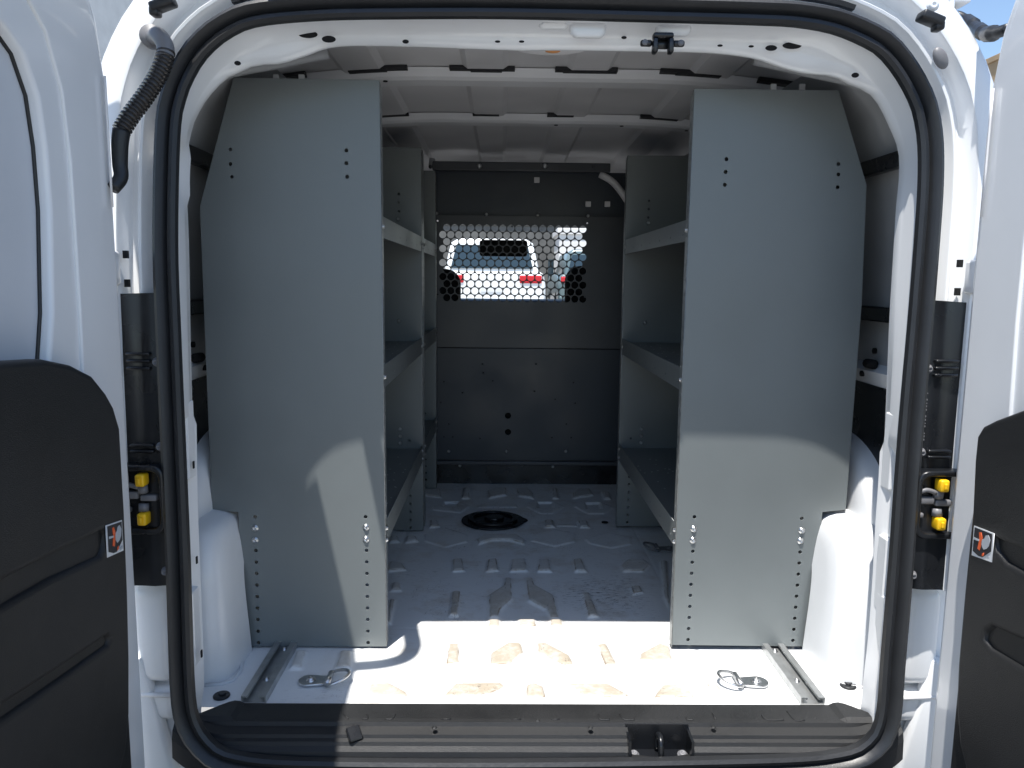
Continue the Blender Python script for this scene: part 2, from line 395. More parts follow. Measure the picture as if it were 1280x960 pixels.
# ---- inner side walls, rails, panels
for s in (-1, 1):
    sec = [(.79,.0),(.795,.3),(.79,.60),(.775,.655),(.80,.67),(.797,.85),(.785,1.0),(.76,1.12),(.715,1.215),(.655,1.275),(.585,1.315)]
    ysn = [.06, .3, .6, .9, 1.2, 1.5, 1.76]
    vs = []; fs = []
    for y in ysn:
        for x, z in sec: vs.append((s*x, y, z))
    k = len(sec)
    for i in range(len(ysn)-1):
        for j in range(4, k-1): fs.append((i*k+j, i*k+j+1, (i+1)*k+j+1, (i+1)*k+j))
    mesh('upper_side_wall', vs, fs, 'wallgrey', van, smooth=True)
    fs = [(i*k+j, i*k+j+1, (i+1)*k+j+1, (i+1)*k+j) for i in range(len(ysn)-1) for j in range(0, 4)]
    w = mesh('lower_side_wall', vs, fs, 'white_in', van)
    plate('black_side_panel', [(.12,.40),(.12,.615),(.2,.622),(.6,.625),(1.5,.60),(1.5,.3),(.3,.3)], [], .006, onX(s*.785), 'plasticg', w)
    tube('ledge_hole_plug', [Vector((s*.778, .30, .672)), Vector((s*.775, .33, .672))], .011, 'dark', w, 10)
    for z, x in ((1.112, .762), (.788, .797)):
        box('side_rail', (s*(x-.02)-.012, .06, z-.017), (s*(x-.02)+.012, 1.7, z+.017), 'plasticg', van, .004)
    for yy, zz in ((.42,1.19),(.30,1.02),(.34,.70),(.35,.645)):
        tube('wall_plug', [Vector((s*(.80 if zz < 1.1 else .75), yy, zz)), Vector((s*({1.19:.727,1.02:.783,.70:.793,.645:.772}[zz]), yy, zz))], .007, 'dark', van, 10)
    # curved brace in the upper corner
    tube('corner_brace', catmull([(s*.74,.16,1.20),(s*.66,.2,1.265),(s*.56,.24,1.30),(s*.45,.25,1.325)], 14, False), .012, 'wallgrey', van, 8)

# ---- roof skin with pressed ribs, bows and mastic pads
def roofz(x, y):
    z = 1.366 - .04*max(0, abs(x)-.25)**2/.2 - .018*(y/1.7)**2
    for rc in (-.70, -.42, -.125, .125, .42, .70):
        d = abs(x-rc); z -= .009*max(0, min(1, (.055-d)/.012))
    return z
xs = sorted(set([round(-.74+.02*i, 4) for i in range(75)] + [round(rc+e, 4) for rc in (-.70,-.42,-.125,.125,.42,.70) for e in (-.056,-.042,.042,.056)]))
ysn = [.08, .25, .53, .8, 1.02, 1.3, 1.76, 2.2, 2.6]
vs = [(x, y, roofz(x, y)) for y in ysn for x in xs]; k = len(xs)
fs = [(i*k+j, (i+1)*k+j, (i+1)*k+j+1, i*k+j+1) for i in range(len(ysn)-1) for j in range(k-1)]
roof = mesh('roof', vs, fs, 'roof', van)
def bow(y, wd, drop, xm):
    n = 41; vs = []; fs = []
    prof = [(-wd*.75, .004), (-wd*.5, -drop*.7), (-wd*.32, -drop), (wd*.32, -drop), (wd*.5, -drop*.7), (wd*.75, .004)]
    for i in range(n):
        x = -xm+2*xm*i/(n-1); z = 1.360 - .04*max(0, abs(x)-.25)**2/.2 - .018*(y/1.7)**2
        for a, b in prof: vs.append((x, y+a, z+b))
    for i in range(n-1):
        for j in range(5): fs.append((i*6+j, i*6+j+1, (i+1)*6+j+1, (i+1)*6+j))
    return mesh('roof_bow', vs, fs, 'bow', van, smooth=False)
b1 = bow(.55, .085, .018, .70); b2 = bow(1.03, .075, .018, .70)
def pad(px0, px1, y, bow_o, h=.010):
    a = at(px0, 140, Y=y).x; b = at(px1, 140, Y=y).x
    n = 8; vs = []; fs = []
    for i in range(n+1):
        x = a+(b-a)*i/n; z = 1.359 - .04*max(0, abs(x)-.25)**2/.2 - .018*(y/1.7)**2
        for dy, dz in ((-.014, .006), (-.014, -h), (.014, -h), (.014, .006)): vs.append((x, y+dy, z+dz))
    for i in range(n):
        for j in range(3): fs.append((i*4+j, i*4+j+1, (i+1)*4+j+1, (i+1)*4+j))
    fs += [(0,3,2,1), (n*4, n*4+1, n*4+2, n*4+3)]
    mesh('mastic_pad', vs, fs, 'foam', bow_o)
for a, b, h in ((350,384,.012),(437,484,.015),(484,510,.008),(562,588,.008),(588,627,.015),(627,643,.008),(693,703,.008),(703,770,.013),(823,843,.008),(843,898,.013),(945,1010,.013)):
    pad(a, b, .487, b1, h*.28)
for a, b in ((477,511),(591,624),(684,717),(800,847),(400,440),(890,930)): pad(a, b, .975, b2, .0035)
for px, py in ((482,89),(405,89),(695,147),(777,150),(858,157)):
    y = .53 if py < 100 else 1.03
    p = at(px, py, Y=y); plate('bow_hole', circ(p.x, y-.005, .006, 10), [], .002, onZ(1.3412-.018*(y/1.7)**2-.04*max(0, abs(p.x)-.25)**2/.2), 'dark', b1 if y < .9 else b2)

# ---- rear aperture: seal, frame ring, jamb
SEAL_PX = [(640,9),(850,14),(950,17),(1000,20),(1050,30),(1098,52),(1119,72),(1134,93),(1145,113),(1154,135),(1161,175),(1161.5,230),(1157,300),(1149,400),(1140,500),(1132,600),(1125,700),(1115,820),(1108,898),(1089,932),(1050,949),(950,957),(640,962),(380,960),(290,951),(257,933),(236,900),(229,850),(224,700),(218,560),(212,420),(208,300),(211,165),(219,118),(233,85),(250,60),(278,36),(318,19),(400,11),(500,9)]
LEAN = -.11
seal_loop = catmull([at(*p, lean=LEAN) for p in SEAL_PX], 220)
sealp = [(-.017,.009),(-.020,.004),(-.018,-.006),(-.012,-.011),(-.005,-.009),(-.001,-.002),(.002,-.006),(.007,-.016),(.013,-.019),(.019,-.015),(.022,-.004),(.019,.006),(.013,.010),(0,.013)]
sweep('door_seal', seal_loop, sealp, 'rubber', van, closed_prof=True)

INNER_PX = [(640,62),(700,62),(850,64),(900,66),(945,72),(975,82),(1000,89),(1020,92),(1045,94),(1062,103),(1079,109),(1094,118),(1105,134),(1116,157),(1126,181),(1129,200),(1128,230),(1125,256),(1121,320),(1116,403),(1112,500),(1108,590),(1103,663),(1099,734),(1094,800),(1087,861),(1083,893),(1060,960),(640,975),(270,965),(246,897),(248,857),(243,729),(239,624),(237,496),(235,419),(234,353),(232,280),(229,230),(231,190),(237,159),(242,146),(251,129),(260,117),(270,106),(282,95),(295,90),(312,82),(330,79),(350,78),(382,68),(420,57),(500,57)]
inner_loop = [at(*p, lean=LEAN+.075) for p in INNER_PX]
CEN = Vector((0, 0, .63))
def ray_hit(loop, ang):
    d = (math.cos(ang), math.sin(ang)); best = None; n = len(loop)
    for i in range(n):
        a = loop[i]; b = loop[(i+1) % n]
        ax, az, bx, bz = a.x-CEN.x, a.z-CEN.z, b.x-CEN.x, b.z-CEN.z
        ex, ez = bx-ax, bz-az; den = d[0]*ez-d[1]*ex
        if abs(den) < 1e-12: continue
        t = (ax*ez-az*ex)/den; u = (ax*d[1]-az*d[0])/den
        if t > 0 and -1e-6 <= u <= 1+1e-6 and (best is None or t > best[0]): best = (t, a.lerp(b, u))
    return best[1]
inner_f = catmull(inner_loop, 400)
vs = []; fs = []; n = len(seal_loop); K = 7
for i, p in enumerate(seal_loop):
    ang = math.atan2(p.z-CEN.z, p.x-CEN.x); q = ray_hit(inner_f, ang)
    rad = Vector((p.x-q.x, 0, p.z-q.z)); dist = rad.length; rad = rad.normalized()
    o = Vector((p.x, p.y, p.z)) - rad*.012
    def pt(f, y): return Vector((o.x+(q.x-o.x)*f, y, o.z+(q.z-o.z)*f))
    yo, yi = o.y+.012, q.y
    pts = [o+Vector((0,.002,0)), pt(.10, yo+.012), pt(.38, yo+(yi-yo)*.62), pt(.5, yo+(yi-yo)*.80), pt(.58, yo+(yi-yo)*.86), pt(1, yi), Vector((q.x, yi, q.z))+rad*.004+Vector((0,.022,0))]
    vs += pts
for i in range(n):
    j = (i+1) % n
    for k in range(K-1): fs.append((i*K+k, i*K+k+1, j*K+k+1, j*K+k))
frame = mesh('door_frame', vs, fs, 'white', van, smooth=True)
bm = bmesh.new(); bm.from_mesh(frame.data); bmesh.ops.recalc_face_normals(bm, faces=bm.faces[:]); bm.to_mesh(frame.data); bm.free()
# holes, slots and pressed bumps of the header
for px, py, a, b in ((385,43,.018,.0065),(411,49,.013,.006),(507,52,.006,.0035),(622,52,.005,.002),(652,52,.005,.002),(780,47,.005,.0025),(900,57,.005,.002),(939,58,.005,.002),(964,60,.011,.005),(990,57,.018,.006),(297,79,.006,.004),(1069,94,.007,.0045)):
    p = at(px, py, lean=LEAN+.052); plate('frame_hole', ell(p.x, p.z, a, b, 18), [], .002, onY(p.y), 'dark', frame)
for px, py, a, b in ((735,32,.034,.022),(842,30,.034,.022),(692,28,.028,.012)):
    p = at(px, py, lean=LEAN+.035)
    plate('header_boss', rrect(p.x-a, p.z-b, p.x+a, p.z+b, b*.7, 6), [], .02, onY(p.y+.002), 'white', frame, bevel=.009, smooth=True)
# flange steps and slots down the side of the frame
for pts, Y in (([(1121,475),(1114,475),(1108,590),(1103,655),(1112,660)], 0), ):
    pass
for px, py in ((1129,500),(1126,580),(1118,690),(1108,805),(232,511),(237,581),(241,700),(247,817)):
    s = 1 if px > 600 else -1
    p = at(px - s*5, py, lean=LEAN+.06); box('frame_slot', (p.x-.0010, p.y-.003, p.z-.007), (p.x+.0010, p.y+.003, p.z+.007), 'dark', frame)
for px, py in ((1112,515),(1103,668),(1101,740),(237,500),(244,733)):
    s = 1 if px > 600 else -1
    p = at(px, py, lean=LEAN+.072); box('frame_step', (p.x-.006, p.y-.03, p.z-.15), (p.x+.006, p.y+.004, p.z), 'white', frame, .003)

# jamb: the painted channel outside the seal, round the sides and over the top
side = [i for i in range(n)]
top_i = sorted(side, key=lambda i: -seal_loop[i].z)[0]
order = [(top_i + k - n//2) % n for k in range(n)]            # starts and ends at the bottom
jl = [seal_loop[i] for i in order]
lo = [i for i, p in enumerate(jl) if p.z > .285]
jl = jl[lo[0]:lo[-1]+1]
def jprof(i, nn):
    p = jl[i]; t = max(0, min(1, (p.z-.8)/.35)); top = max(0, min(1, (.5-abs(p.x))/.2))
    g = .022*(1-top)
    return [(-.002,.022),(.008,.033),(.036,.035),(.043,.027),(.048,.010),(.0495,.008),(.054,.007),(.0565,.010),(.061,.034),(.064,.037),(.079,.038),(.084,.033),(.090,.005),(.092,.002),(.097,.001),(.118,.005),(.145,.018),(.168,.05),(.182,.10),(.188,.25),(.188,.5)]
jamb = sweep('door_jamb', jl, jprof, 'white', van, closed=False)

# lower jamb corners: stacked pressings below the lamp pocket
for s in (-1, 1):
    X = lambda a: s*a
    low = from_bm('lower_jamb', box_bm((X(.775), .03, .02), (.16,.06,.56), .02, 3), 'white', van, True)
    from_bm('jamb_pressing', box_bm((X(.752), -.01, .165), (.075,.045,.20), .022, 4), 'white', low, True)
    from_bm('jamb_ledge', box_bm((X(.752), -.012, .282), (.085,.05,.022), .008, 3), 'white', low, True)
    from_bm('jamb_pressing', box_bm((X(.747), -.006, .02), (.07,.05,.07), .02, 4), 'white', low, True)
    bm = bmesh.new()
    box_bm((0,0,0), (.075,.03,.26), .01, 3, bm, Matrix.Rotation(s*.22, 3, 'Y'))
    for v in bm.verts: v.co += Vector((X(.782), -.022, -.01))
    from_bm('jamb_flap', bm, 'white', low, True)
    tube('weld_bead', [Vector((X(.715), -.036, .045+.0*k)) for k in (0,)] + [Vector((X(.79), -.034, .047))], .005, 'lens', low, 8)

# black pillar trim with screws, ribs and the lamp pocket
for s in (-1, 1):
    part = [p for p in jl if (p.x*s > .3 and .285 < p.z < .842)]
    tp = [(.006,.026),(.014,.008),(.034,.005),(.046,.003),(.056,.004),(.066,.006),(.085,.008),(.105,.002),(.112,-.006),(.120,-.005)]
    pt_ = sweep('pillar_trim', part, tp, 'plasticg', van, closed=False)
    def jp(z, d, y):
        q = min(part, key=lambda p: abs(p.z-z)); return Vector((q.x+s*d, q.y+y, z))
    for z in (.70, .545, .315):
        q = jp(z, .026, .004); from_bm('trim_screw', dome_bm(q, .007, .012, (0,-1,0)), 'greyp', pt_)
    for z in (.715, .702, .689, .548, .537):
        box('trim_rib', tuple(jp(z, .058, .0)-Vector((.022,.006,.003))), tuple(jp(z, .058, .0)+Vector((.022,.012,.003))), 'plasticg', pt_, .0025, 2, True)
    if s > 0:                                  # moulded lettering, too small to read
        for c_, dd in enumerate((.020, .029)):
            for k in range(15):
                if (k*7+c_*3) % 5 == 0: continue
                b_ = jp(.655-.0062*k, dd, .0055 if c_ == 0 else .0045)
                box('moulded_mark', tuple(b_-Vector((.0022,.001,.0016))), tuple(b_+Vector((.0022,.002,.0016 if k % 3 else .0005))), 'greyp', pt_)
    # lamp pocket
    zc0, zc1 = .385, .515
    a = jp(.45, .017, -.012); x0 = min(a.x, a.x+s*.105); x1 = max(a.x, a.x+s*.105)
    pk = plate('lamp_pocket', rrect(x0, zc0, x1, zc1, .02), [rrect(x0+.009, zc0+.011, x1-.009, zc1-.011, .016)], .03, onY(a.y+.012), 'plasticg', van, bevel=.004, smooth=False)
    plate('pocket_back', rrect(x0+.002, zc0+.002, x1-.002, zc1-.002, .016), [], .003, onY(a.y+.024), 'dark', pk)
    xc = (x0+x1)/2 - .006 if s > 0 else (x0+x1)/2 + .012
    for z, h in ((.488, 1), (.415, 1)):
        bh = from_bm('bulb_holder', box_bm((xc, a.y+.003, z), (.017,.024,.023), .004, 3), 'yellow', pk, True)
        box('holder_tab', (xc-.003, a.y-.013, z-.006), (xc+.003, a.y-.008, z+.006), 'yellow', bh, .002)
        tube('holder_socket', [Vector((xc-.002, a.y+.008, z+(.012 if z < .45 else -.012))), Vector((xc-.002, a.y+.01, z+(.026 if z < .45 else -.026)))], .009, 'greyp', bh, 12)
    bm = bmesh.new()
    box_bm((xc-.028*1, a.y+.012, .457), (.036,.016,.014), .003, 2, bm); box_bm((xc-.034, a.y+.012, .428), (.014,.014,.01), .003, 2, bm)
    box_bm((xc+.008, a.y+.012, .452), (.03,.014,.012), .003, 2, bm)
    from_bm('lamp_connector', bm, 'greyp', pk, True)
    tube('lamp_wire', catmull([(xc-.04,a.y+.014,.44),(xc-.043,a.y+.008,.465),(xc-.03,a.y+.004,.478),(xc-.008,a.y+.006,.472)], 14, False), .0045, 'greyp', pk, 8)
    # door hinge above the trim
    hz = .86
    hg = from_bm('door_hinge', box_bm((s*.787, -.045, hz+.01), (.022,.05,.062), .006, 3), 'white', van, True)
    tube('hinge_pin', [Vector((s*.781, -.075, hz-.02)), Vector((s*.781, -.075, hz+.045))], .008, 'white', hg, 12)
    for dz in (-.018, .034):
        box('hinge_slot', (s*.768-.004, -.022, hz+dz-.006), (s*.768+.004, -.014, hz+dz+.008), 'dark', hg)
# grommet on the right, hose on the left
p = at(1171, 75, Y=.025)
bm = bmesh.new(); bmesh.ops.create_uvsphere(bm, u_segments=24, v_segments=12, radius=1)
Rm = Matrix.Rotation(-.5, 3, 'Y')
for v in bm.verts: v.co = Rm @ Vector((v.co.x*.0125, v.co.y*.008, v.co.z*.021)) + Vector((p.x, p.y-.012, p.z))
from_bm('grommet', bm, 'greyp', jamb, True)
hp = [at(193,47,Y=.02), at(197,44,Y=-.02), at(203,50,Y=-.035), at(207,60,Y=-.04), at(206,72,Y=-.045), at(197,95,Y=-.055), at(180,122,Y=-.07), at(163,145,Y=-.085), at(152,163,Y=-.095)]
hose = tube('wiring_hose', catmull(hp[3:], 150, False), lambda i, n: .0135+.0022*(1 if math.sin(i*2*math.pi/6.2) > -.1 else -1)*(1 if i > 6 else 0), 'hose', van, 16)
tube('hose_elbow', catmull(hp[:5], 24, False), .0145, 'greyp', hose, 16)
tube('hose_cuff', catmull([at(152,163,Y=-.095), at(150,180,Y=-.098), at(150,205,Y=-.10), at(151,222,Y=-.105), at(141,236,Y=-.12)], 24, False), lambda i, n: .0145 - .004*i/n, 'rubber', hose, 14)
p = hp[0]; tube('hose_collar', [p+Vector((-.004,.004,0)), p+Vector((-.001,-.012,0))], .02, 'greyp', hose, 18)
# cable conduit to the right-hand door, beyond the corner
tube('wiring_hose', catmull([at(1178,18,Y=.26), at(1198,20,Y=.25), at(1210,27,Y=.22), at(1219,33,Y=.16), at(1229,41,Y=.07), at(1240,42,Y=-.03), at(1262,36,Y=-.08)], 60, False), lambda i, n: .010+.004*(1 if (i//9) % 2 else 0), 'rubber', van, 12)
# rubber stops at the roof corners
for px, py, s in ((1163,24,1),(204,6,-1)):
    p = at(px, py, Y=-.03)
    bm = bmesh.new(); box_bm((0,0,0), (.042,.03,.016), .004, 2, bm, Matrix.Rotation(s*.35, 3, 'Y'))
    box_bm((s*.014,.0,-.012), (.016,.024,.016), .004, 2, bm)
    for v in bm.verts: v.co += p
    st_ = from_bm('rubber_stop', bm, 'rubber', van, True)
    from_bm('stop_bolt', dome_bm(p+Vector((0,-.004,.022)), .009, .006, (0,-1,0)), 'white', st_)
# roof edge strip over the seal (dark) and its bracket
tl = [p for p in jl if p.z > 1.27 and abs(p.x) < .56]
sweep('roof_edge_trim', tl, [(.026,.0),(.026,-.012),(.034,-.014),(.034,.0)], 'rubber', van, closed=False, closed_prof=True)
p = at(1196, 8, Y=.06)
bm = bmesh.new(); box_bm((p.x-.01, p.y, p.z+.012), (.05,.04,.022), .003, 2, bm); box_bm((p.x-.02, p.y, p.z-.008), (.012,.04,.03), .003, 2, bm)
from_bm('roof_bracket', bm, 'white', van)

# unseen bent arm and plate above the left corner, added to cast its shadow
ra = tube('unseen_shadow_arm', catmull([(-.515,.30,1.46),(-.506,.12,1.46),(-.497,-.016,1.46),(-.485,-.09,1.46),(-.473,-.165,1.46),(-.494,-.222,1.46),(-.58,-.252,1.46),(-.76,-.257,1.46)], 60, False), .021, 'white', van, 14)
plate('unseen_shadow_plate', [(-.84,-.075),(-.72,-.080),(-.68,-.062),(-.632,-.052),(-.607,-.16),(-.586,-.255),(-.576,-.42),(-.574,-.62),(-.84,-.62)], [], .006, onZ(1.455), 'white', ra, bevel=.002)
for y in (.05, .25): tube('unseen_arm_post', [Vector((-.51,y,1.33)), Vector((-.51,y,1.45))], .012, 'white', ra, 10)

# upper latch and dome lamp
p = at(828, 53, lean=LEAN+.02)
bm = bmesh.new()
for s in (-1, 1):
    box_bm((s*.030, 0, -.002), (.022,.012,.011), .004, 3, bm); box_bm((s*.0145, -.004, -.008), (.009,.022,.026), .003, 2, bm)
box_bm((0, -.002, .010), (.038,.022,.010), .004, 3, bm); box_bm((0, .006, -.002), (.03,.008,.016), .002, 1, bm)
for v in bm.verts: v.co += p
la = from_bm('upper_latch', bm, 'plasticg', van, True)
for s in (-1, 1): from_bm('latch_bolt', dome_bm(p+Vector((s*.033,-.006,-.002)), .0045, .004, (0,-1,0)), 'greyp', la)
p = at(688, 60, Y=.17)
bm = bmesh.new(); bmesh.ops.create_uvsphere(bm, u_segments=24, v_segments=12, radius=1)
for v in bm.verts: v.co = Vector((v.co.x*.075, v.co.y*.03, v.co.z*.011)) + p
dl = from_bm('dome_lamp', bm, 'lens', van, True)
bm = bmesh.new(); bmesh.ops.create_uvsphere(bm, u_segments=20, v_segments=10, radius=1)
for v in bm.verts: v.co = Vector((v.co.x*.016, v.co.y*.012, v.co.z*.004)) + p + Vector((.004,-.012,-.0085))
from_bm('lamp_bulb_cover', bm, 'amber', dl, True)

# ---- sill trim
def sill():
    back = lambda x: .003 if abs(x) < .615 else .003-.050*min(1, (abs(x)-.615)/.05)
    prof = [(.003,.002),(.003,.007),(-.004,.0075),(-.050,.007),(-.060,.006),(-.0635,-.001),(-.071,-.003),(-.083,-.006),(-.0855,-.012),(-.093,-.0145),(-.096,-.021),(-.104,-.028),(-.108,-.043),(-.110,-.08)]
    xs = [-.70+.01*i for i in range(141)]
    vs = []; fs = []; K = len(prof)
    for x in xs:
        b = back(x); lift = .028*max(0, (abs(x)-.60)/.1)**2
        for y, z in prof:
            y2 = min(y, b) if y > -.06 else y
            hump = .006*min(1, max(0, (abs(x)-.59)/.012)) if y > -.055 else 0
            vs.append((x, y2+(lift*.8 if y < -.06 else 0), z+hump+(lift if y < -.06 else 0)))
    for i, x in enumerate(xs[:-1]):
        for k in range(K-1):
            if .168 <= x < .284 and k >= 5: continue
            fs.append((i*K+k, i*K+k+1, (i+1)*K+k+1, (i+1)*K+k))
    return mesh('sill_trim', vs, fs, 'plastic', van)
sl = sill()
rc = box('latch_recess', (.166,-.122,-.052), (.289,-.060,-.047), 'plasticg', sl)
box('recess_wall', (.166,-.0645,-.052), (.289,-.0605,.004), 'plasticg', sl)
for x in (.166, .285): box('recess_wall', (x,-.109,-.052), (x+.005,-.062,-.004), 'plasticg', sl)
plate('recess_ramp', [(.172,-.114),(.284,-.114),(.284,-.098),(.228,-.110),(.172,-.098)], [], .006, onZ(-.038), 'plastic', sl)
tube('latch_striker', catmull([(.228,-.070,-.040),(.228,-.072,-.014),(.229,-.086,-.006),(.229,-.100,-.014),(.229,-.104,-.040)], 20, False), .0055, 'plasticg', sl, 10)
for x in (.180, .273): from_bm('striker_bolt', dome_bm((x,-.090,-.042), .008, .008, (0,-.3,1)), 'greyp', sl)
for px, py in ((320,896),(543,908),(672,899),(738,908),(892,907),(1019,896)):
    p = at(px, py, Z=.009); from_bm('sill_screw', dome_bm((p.x,p.y,.0060), .004, .0025, (0,0,1)), 'plastic', sl)
for pts in ([(459,893),(458,903),(450,908)],[(494,893),(488,906),(478,912)],[(748,893),(753,912),(766,914)],[(775,893),(783,908),(797,910)],[(858,897),(866,914),(873,914)],[(891,892),(899,908)],[(952,894),(966,911),(983,905)],[(984,889),(996,903),(1012,909)],[(550,910),(562,914)],[(430,893),(432,908)],[(640,911),(652,913)],[(690,913),(702,915)]):
    q = [at(a, b, Z=.0075) for a, b in pts]
    q = [Vector((v.x, max(v.y, -.052), .0070)) for v in q]
    tube('sill_bead', catmull(q, 10, False) if len(q) > 2 else q, .0018, 'plastic', sl, 6)
# broken notch in the sill on the left
bm = bmesh.new(); box_bm((-.355,-.082,-.006), (.026,.030,.012), .002, 1, bm, Matrix.Rotation(.5, 3, 'Z') @ Matrix.Rotation(.5, 3, 'X'))
from_bm('sill_notch', bm, 'plasticg', sl)
box('rear_bumper', (-.72,-.30,-.42), (.72,-.15,-.14), 'plastic', van, .03, 4, True)

# ---- rear doors
def door(s):
    Xi = s*.745                                        # inner face of the frame
    root = None
    hz = -.098
    out = [(hz,-.32),(hz,1.10),(hz-.004,1.18),(hz-.022,1.27),(hz-.06,1.345),(hz-.115,1.395),(hz-.18,1.41),(-.76,1.415),(-.78,-.32)]
    rec = [(-.70,.30),(-.70,1.19),(-.40,1.19),(-.365,1.185),(-.325,1.16),(-.298,1.11),(-.288,1.04),(-.287,.95),(-.300,.80),(-.318,.72),(-.32,.30)]
    rec2 = [(-.73,.28),(-.73,1.26),(-.40,1.26),(-.33,1.25),(-.275,1.205),(-.243,1.13),(-.232,1.03),(-.232,.80),(-.24,.60),(-.24,.28)]
    m = lambda u, v, w: Vector((Xi + s*(.012) + w*1.0, u, v))
    d = plate('rear_door', out, [rec], .024, m, 'white', van, bevel=.007, smooth=False)
    plate('door_step', [(hz-.014, -.30)]+[(a-.014 if a > -.3 else a, b-.02 if b > 1.2 else b) for a, b in out[1:-1]]+[(-.77,-.30)], [rec2], .008, lambda u, v, w: Vector((Xi - s*.001 + w, u, v)), 'white', d, bevel=.003)
    plate('inner_panel', [(-.77,-.3),(-.77,1.3),(-.25,1.3),(-.25,-.3)], [], .004, lambda u, v, w: Vector((Xi + s*.022 + w, u, v)), 'doorskin', d)
    plate('outer_skin', [(a+.004, b+.004) for a, b in out], [], .03, lambda u, v, w: Vector((Xi + s*.05 + w, u, v)), 'white', d, bevel=.012)
    tube('panel_gap_shade', [Vector((Xi + s*.0185, a, b)) for a, b in rec[1:]], .0032, 'rubber', d, 8)  # dark tube put in for the shade of the gap round the panel
    # sealer seam line near the hinge edge
    tube('seam_bead', [Vector((Xi-s*.012, hz-.03, z)) for z in (.97,1.05,1.13,1.18)], .002, 'lens', d, 6)
    # black trim panel
    XF = s*.712
    if s < 0:
        top = YZ([(0,452),(52,449),(85,456),(112,470),(128,490),(138,508),(146,535)], XF)
    else:
        top = YZ([(1420,478),(1340,492),(1280,513),(1248,525),(1232,533),(1225,545),(1222,575)], XF)
    edge = YZ([(152,640),(156,740),(158,820),(158,890),(154,935),(140,990)] if s < 0 else [(1219,640),(1209,740),(1201,830),(1199,880),(1203,930),(1218,990)], XF) + [(-.30,-.3)]
    o2 = ([(-.76,-.3),(-.76,.745)] if s < 0 else [(-.76,-.3),(-.76,.72)]) + top + edge
    if s < 0:
        h1 = YZ([(-90,770),(60,694),(124,663),(128,668),(126,684),(121,695),(60,722),(-90,808)], XF)
        h2 = YZ([(-90,938),(60,842),(129,795),(133,800),(131,806),(60,856),(-90,960)], XF)
    else:
        h1 = YZ([(1247,672),(1250,688),(1262,703),(1300,724),(1390,770),(1390,730),(1300,694)], XF)
        h2 = YZ([(1234,800),(1237,789),(1246,784),(1282,800),(1390,852),(1390,886),(1282,834),(1242,810)], XF)
    t = plate('trim_panel', o2, [h1, h2], .036, lambda u, v, w: Vector((Xi - s*.022 + w, u, v)), 'plastic', d, bevel=.009)
    plate('trim_recess', [(-.75,-.28),(-.75,.52),(-.215,.52),(-.215,-.02),(-.32,-.28)], [], .004, lambda u, v, w: Vector((Xi - s*.030 + w, u, v)), 'plastic', d)
    # safety label: hand-trap pictogram
    F_ = Xi - s*.0405
    Q = YZ([(134,697),(154,688),(152,650),(132,657)], F_) if s < 0 else YZ([(1215,694),(1240,703),(1243,667),(1218,657)], F_)
    if s > 0: Q = [Q[0], Q[1], Q[2], Q[3]]
    def L(a, b):
        lo_ = [Q[0][i]+(Q[1][i]-Q[0][i])*a for i in (0, 1)]; hi_ = [Q[3][i]+(Q[2][i]-Q[3][i])*a for i in (0, 1)]
        return tuple(lo_[i]+(hi_[i]-lo_[i])*b for i in (0, 1))
    def lab(pts, lift, mm, par): return plate('label_print', [L(*q) for q in pts], [], .0006, lambda u, v, w: Vector((F_ - s*lift + w, u, v)), mm, par)
    st_ = plate('warning_label', [L(0,0), L(1,0), L(1,1), L(0,1)], [], .0012, lambda u, v, w: Vector((F_ + w, u, v)), 'white_label', d)
    lab([(.06,.16),(.06,.96),(.94,.96),(.94,.36),(.55,.06),(.35,.06)], .0012, 'black_label', st_)
    fl = lambda a: a
    lab([(fl(a), b) for a, b in ((.30,.30),(.42,.26),(.48,.5),(.5,.72),(.42,.88),(.32,.86),(.36,.62))], .0018, 'orange_label', st_)
    lab([(fl(a), b) for a, b in ((.52,.42),(.60,.34),(.74,.40),(.84,.52),(.88,.74),(.78,.88),(.66,.84),(.60,.72),(.50,.66),(.46,.54))], .0018, 'grey_label', st_)
    lab([(fl(a), b) for a, b in ((.08,.56),(.08,.64),(.36,.62),(.36,.56))], .0022, 'grey_label', st_)
    lab([(fl(a), b) for a, b in ((.72,.06),(.9,.1),(.9,.2),(.72,.14))], .0022, 'grey_label', st_)
    lab([(fl(a), b) for a, b in ((.56,.10),(.64,.13),(.64,.24),(.56,.2))], .0022, 'orange_label', st_)
    return d
dL = door(-1); dR = door(1)

# ---- cab seen through the screen
box('cab_floor', (-.8,1.75,-.15), (.8,3.0,-.10), 'cloth', van)
for s in (-1, 1): box('cab_side', (s*.80-.01,1.77,-.1), (s*.80+.01,3.1,1.36), 'bulk', van)
from_bm('dashboard', box_bm((0,2.85,.45), (1.56,.4,.60), .06, 4), 'plastic', van, True)
for x0, x1, zt in ((-.72,-.275,.905),(.215,.68,.925)):
    sr = from_bm('cab_seat', box_bm(((x0+x1)/2,2.2,zt/2-.05), (x1-x0,.16,zt+.1), .07, 5), 'cloth', van, True)
mr = from_bm('rear_view_mirror', box_bm((-.075,2.62,1.02), (.25,.035,.085), .015, 3), 'plastic', van, True)
box('header_rail', (-.8,2.55,1.165), (.8,2.95,1.36), 'plasticg', van, .02, 3)

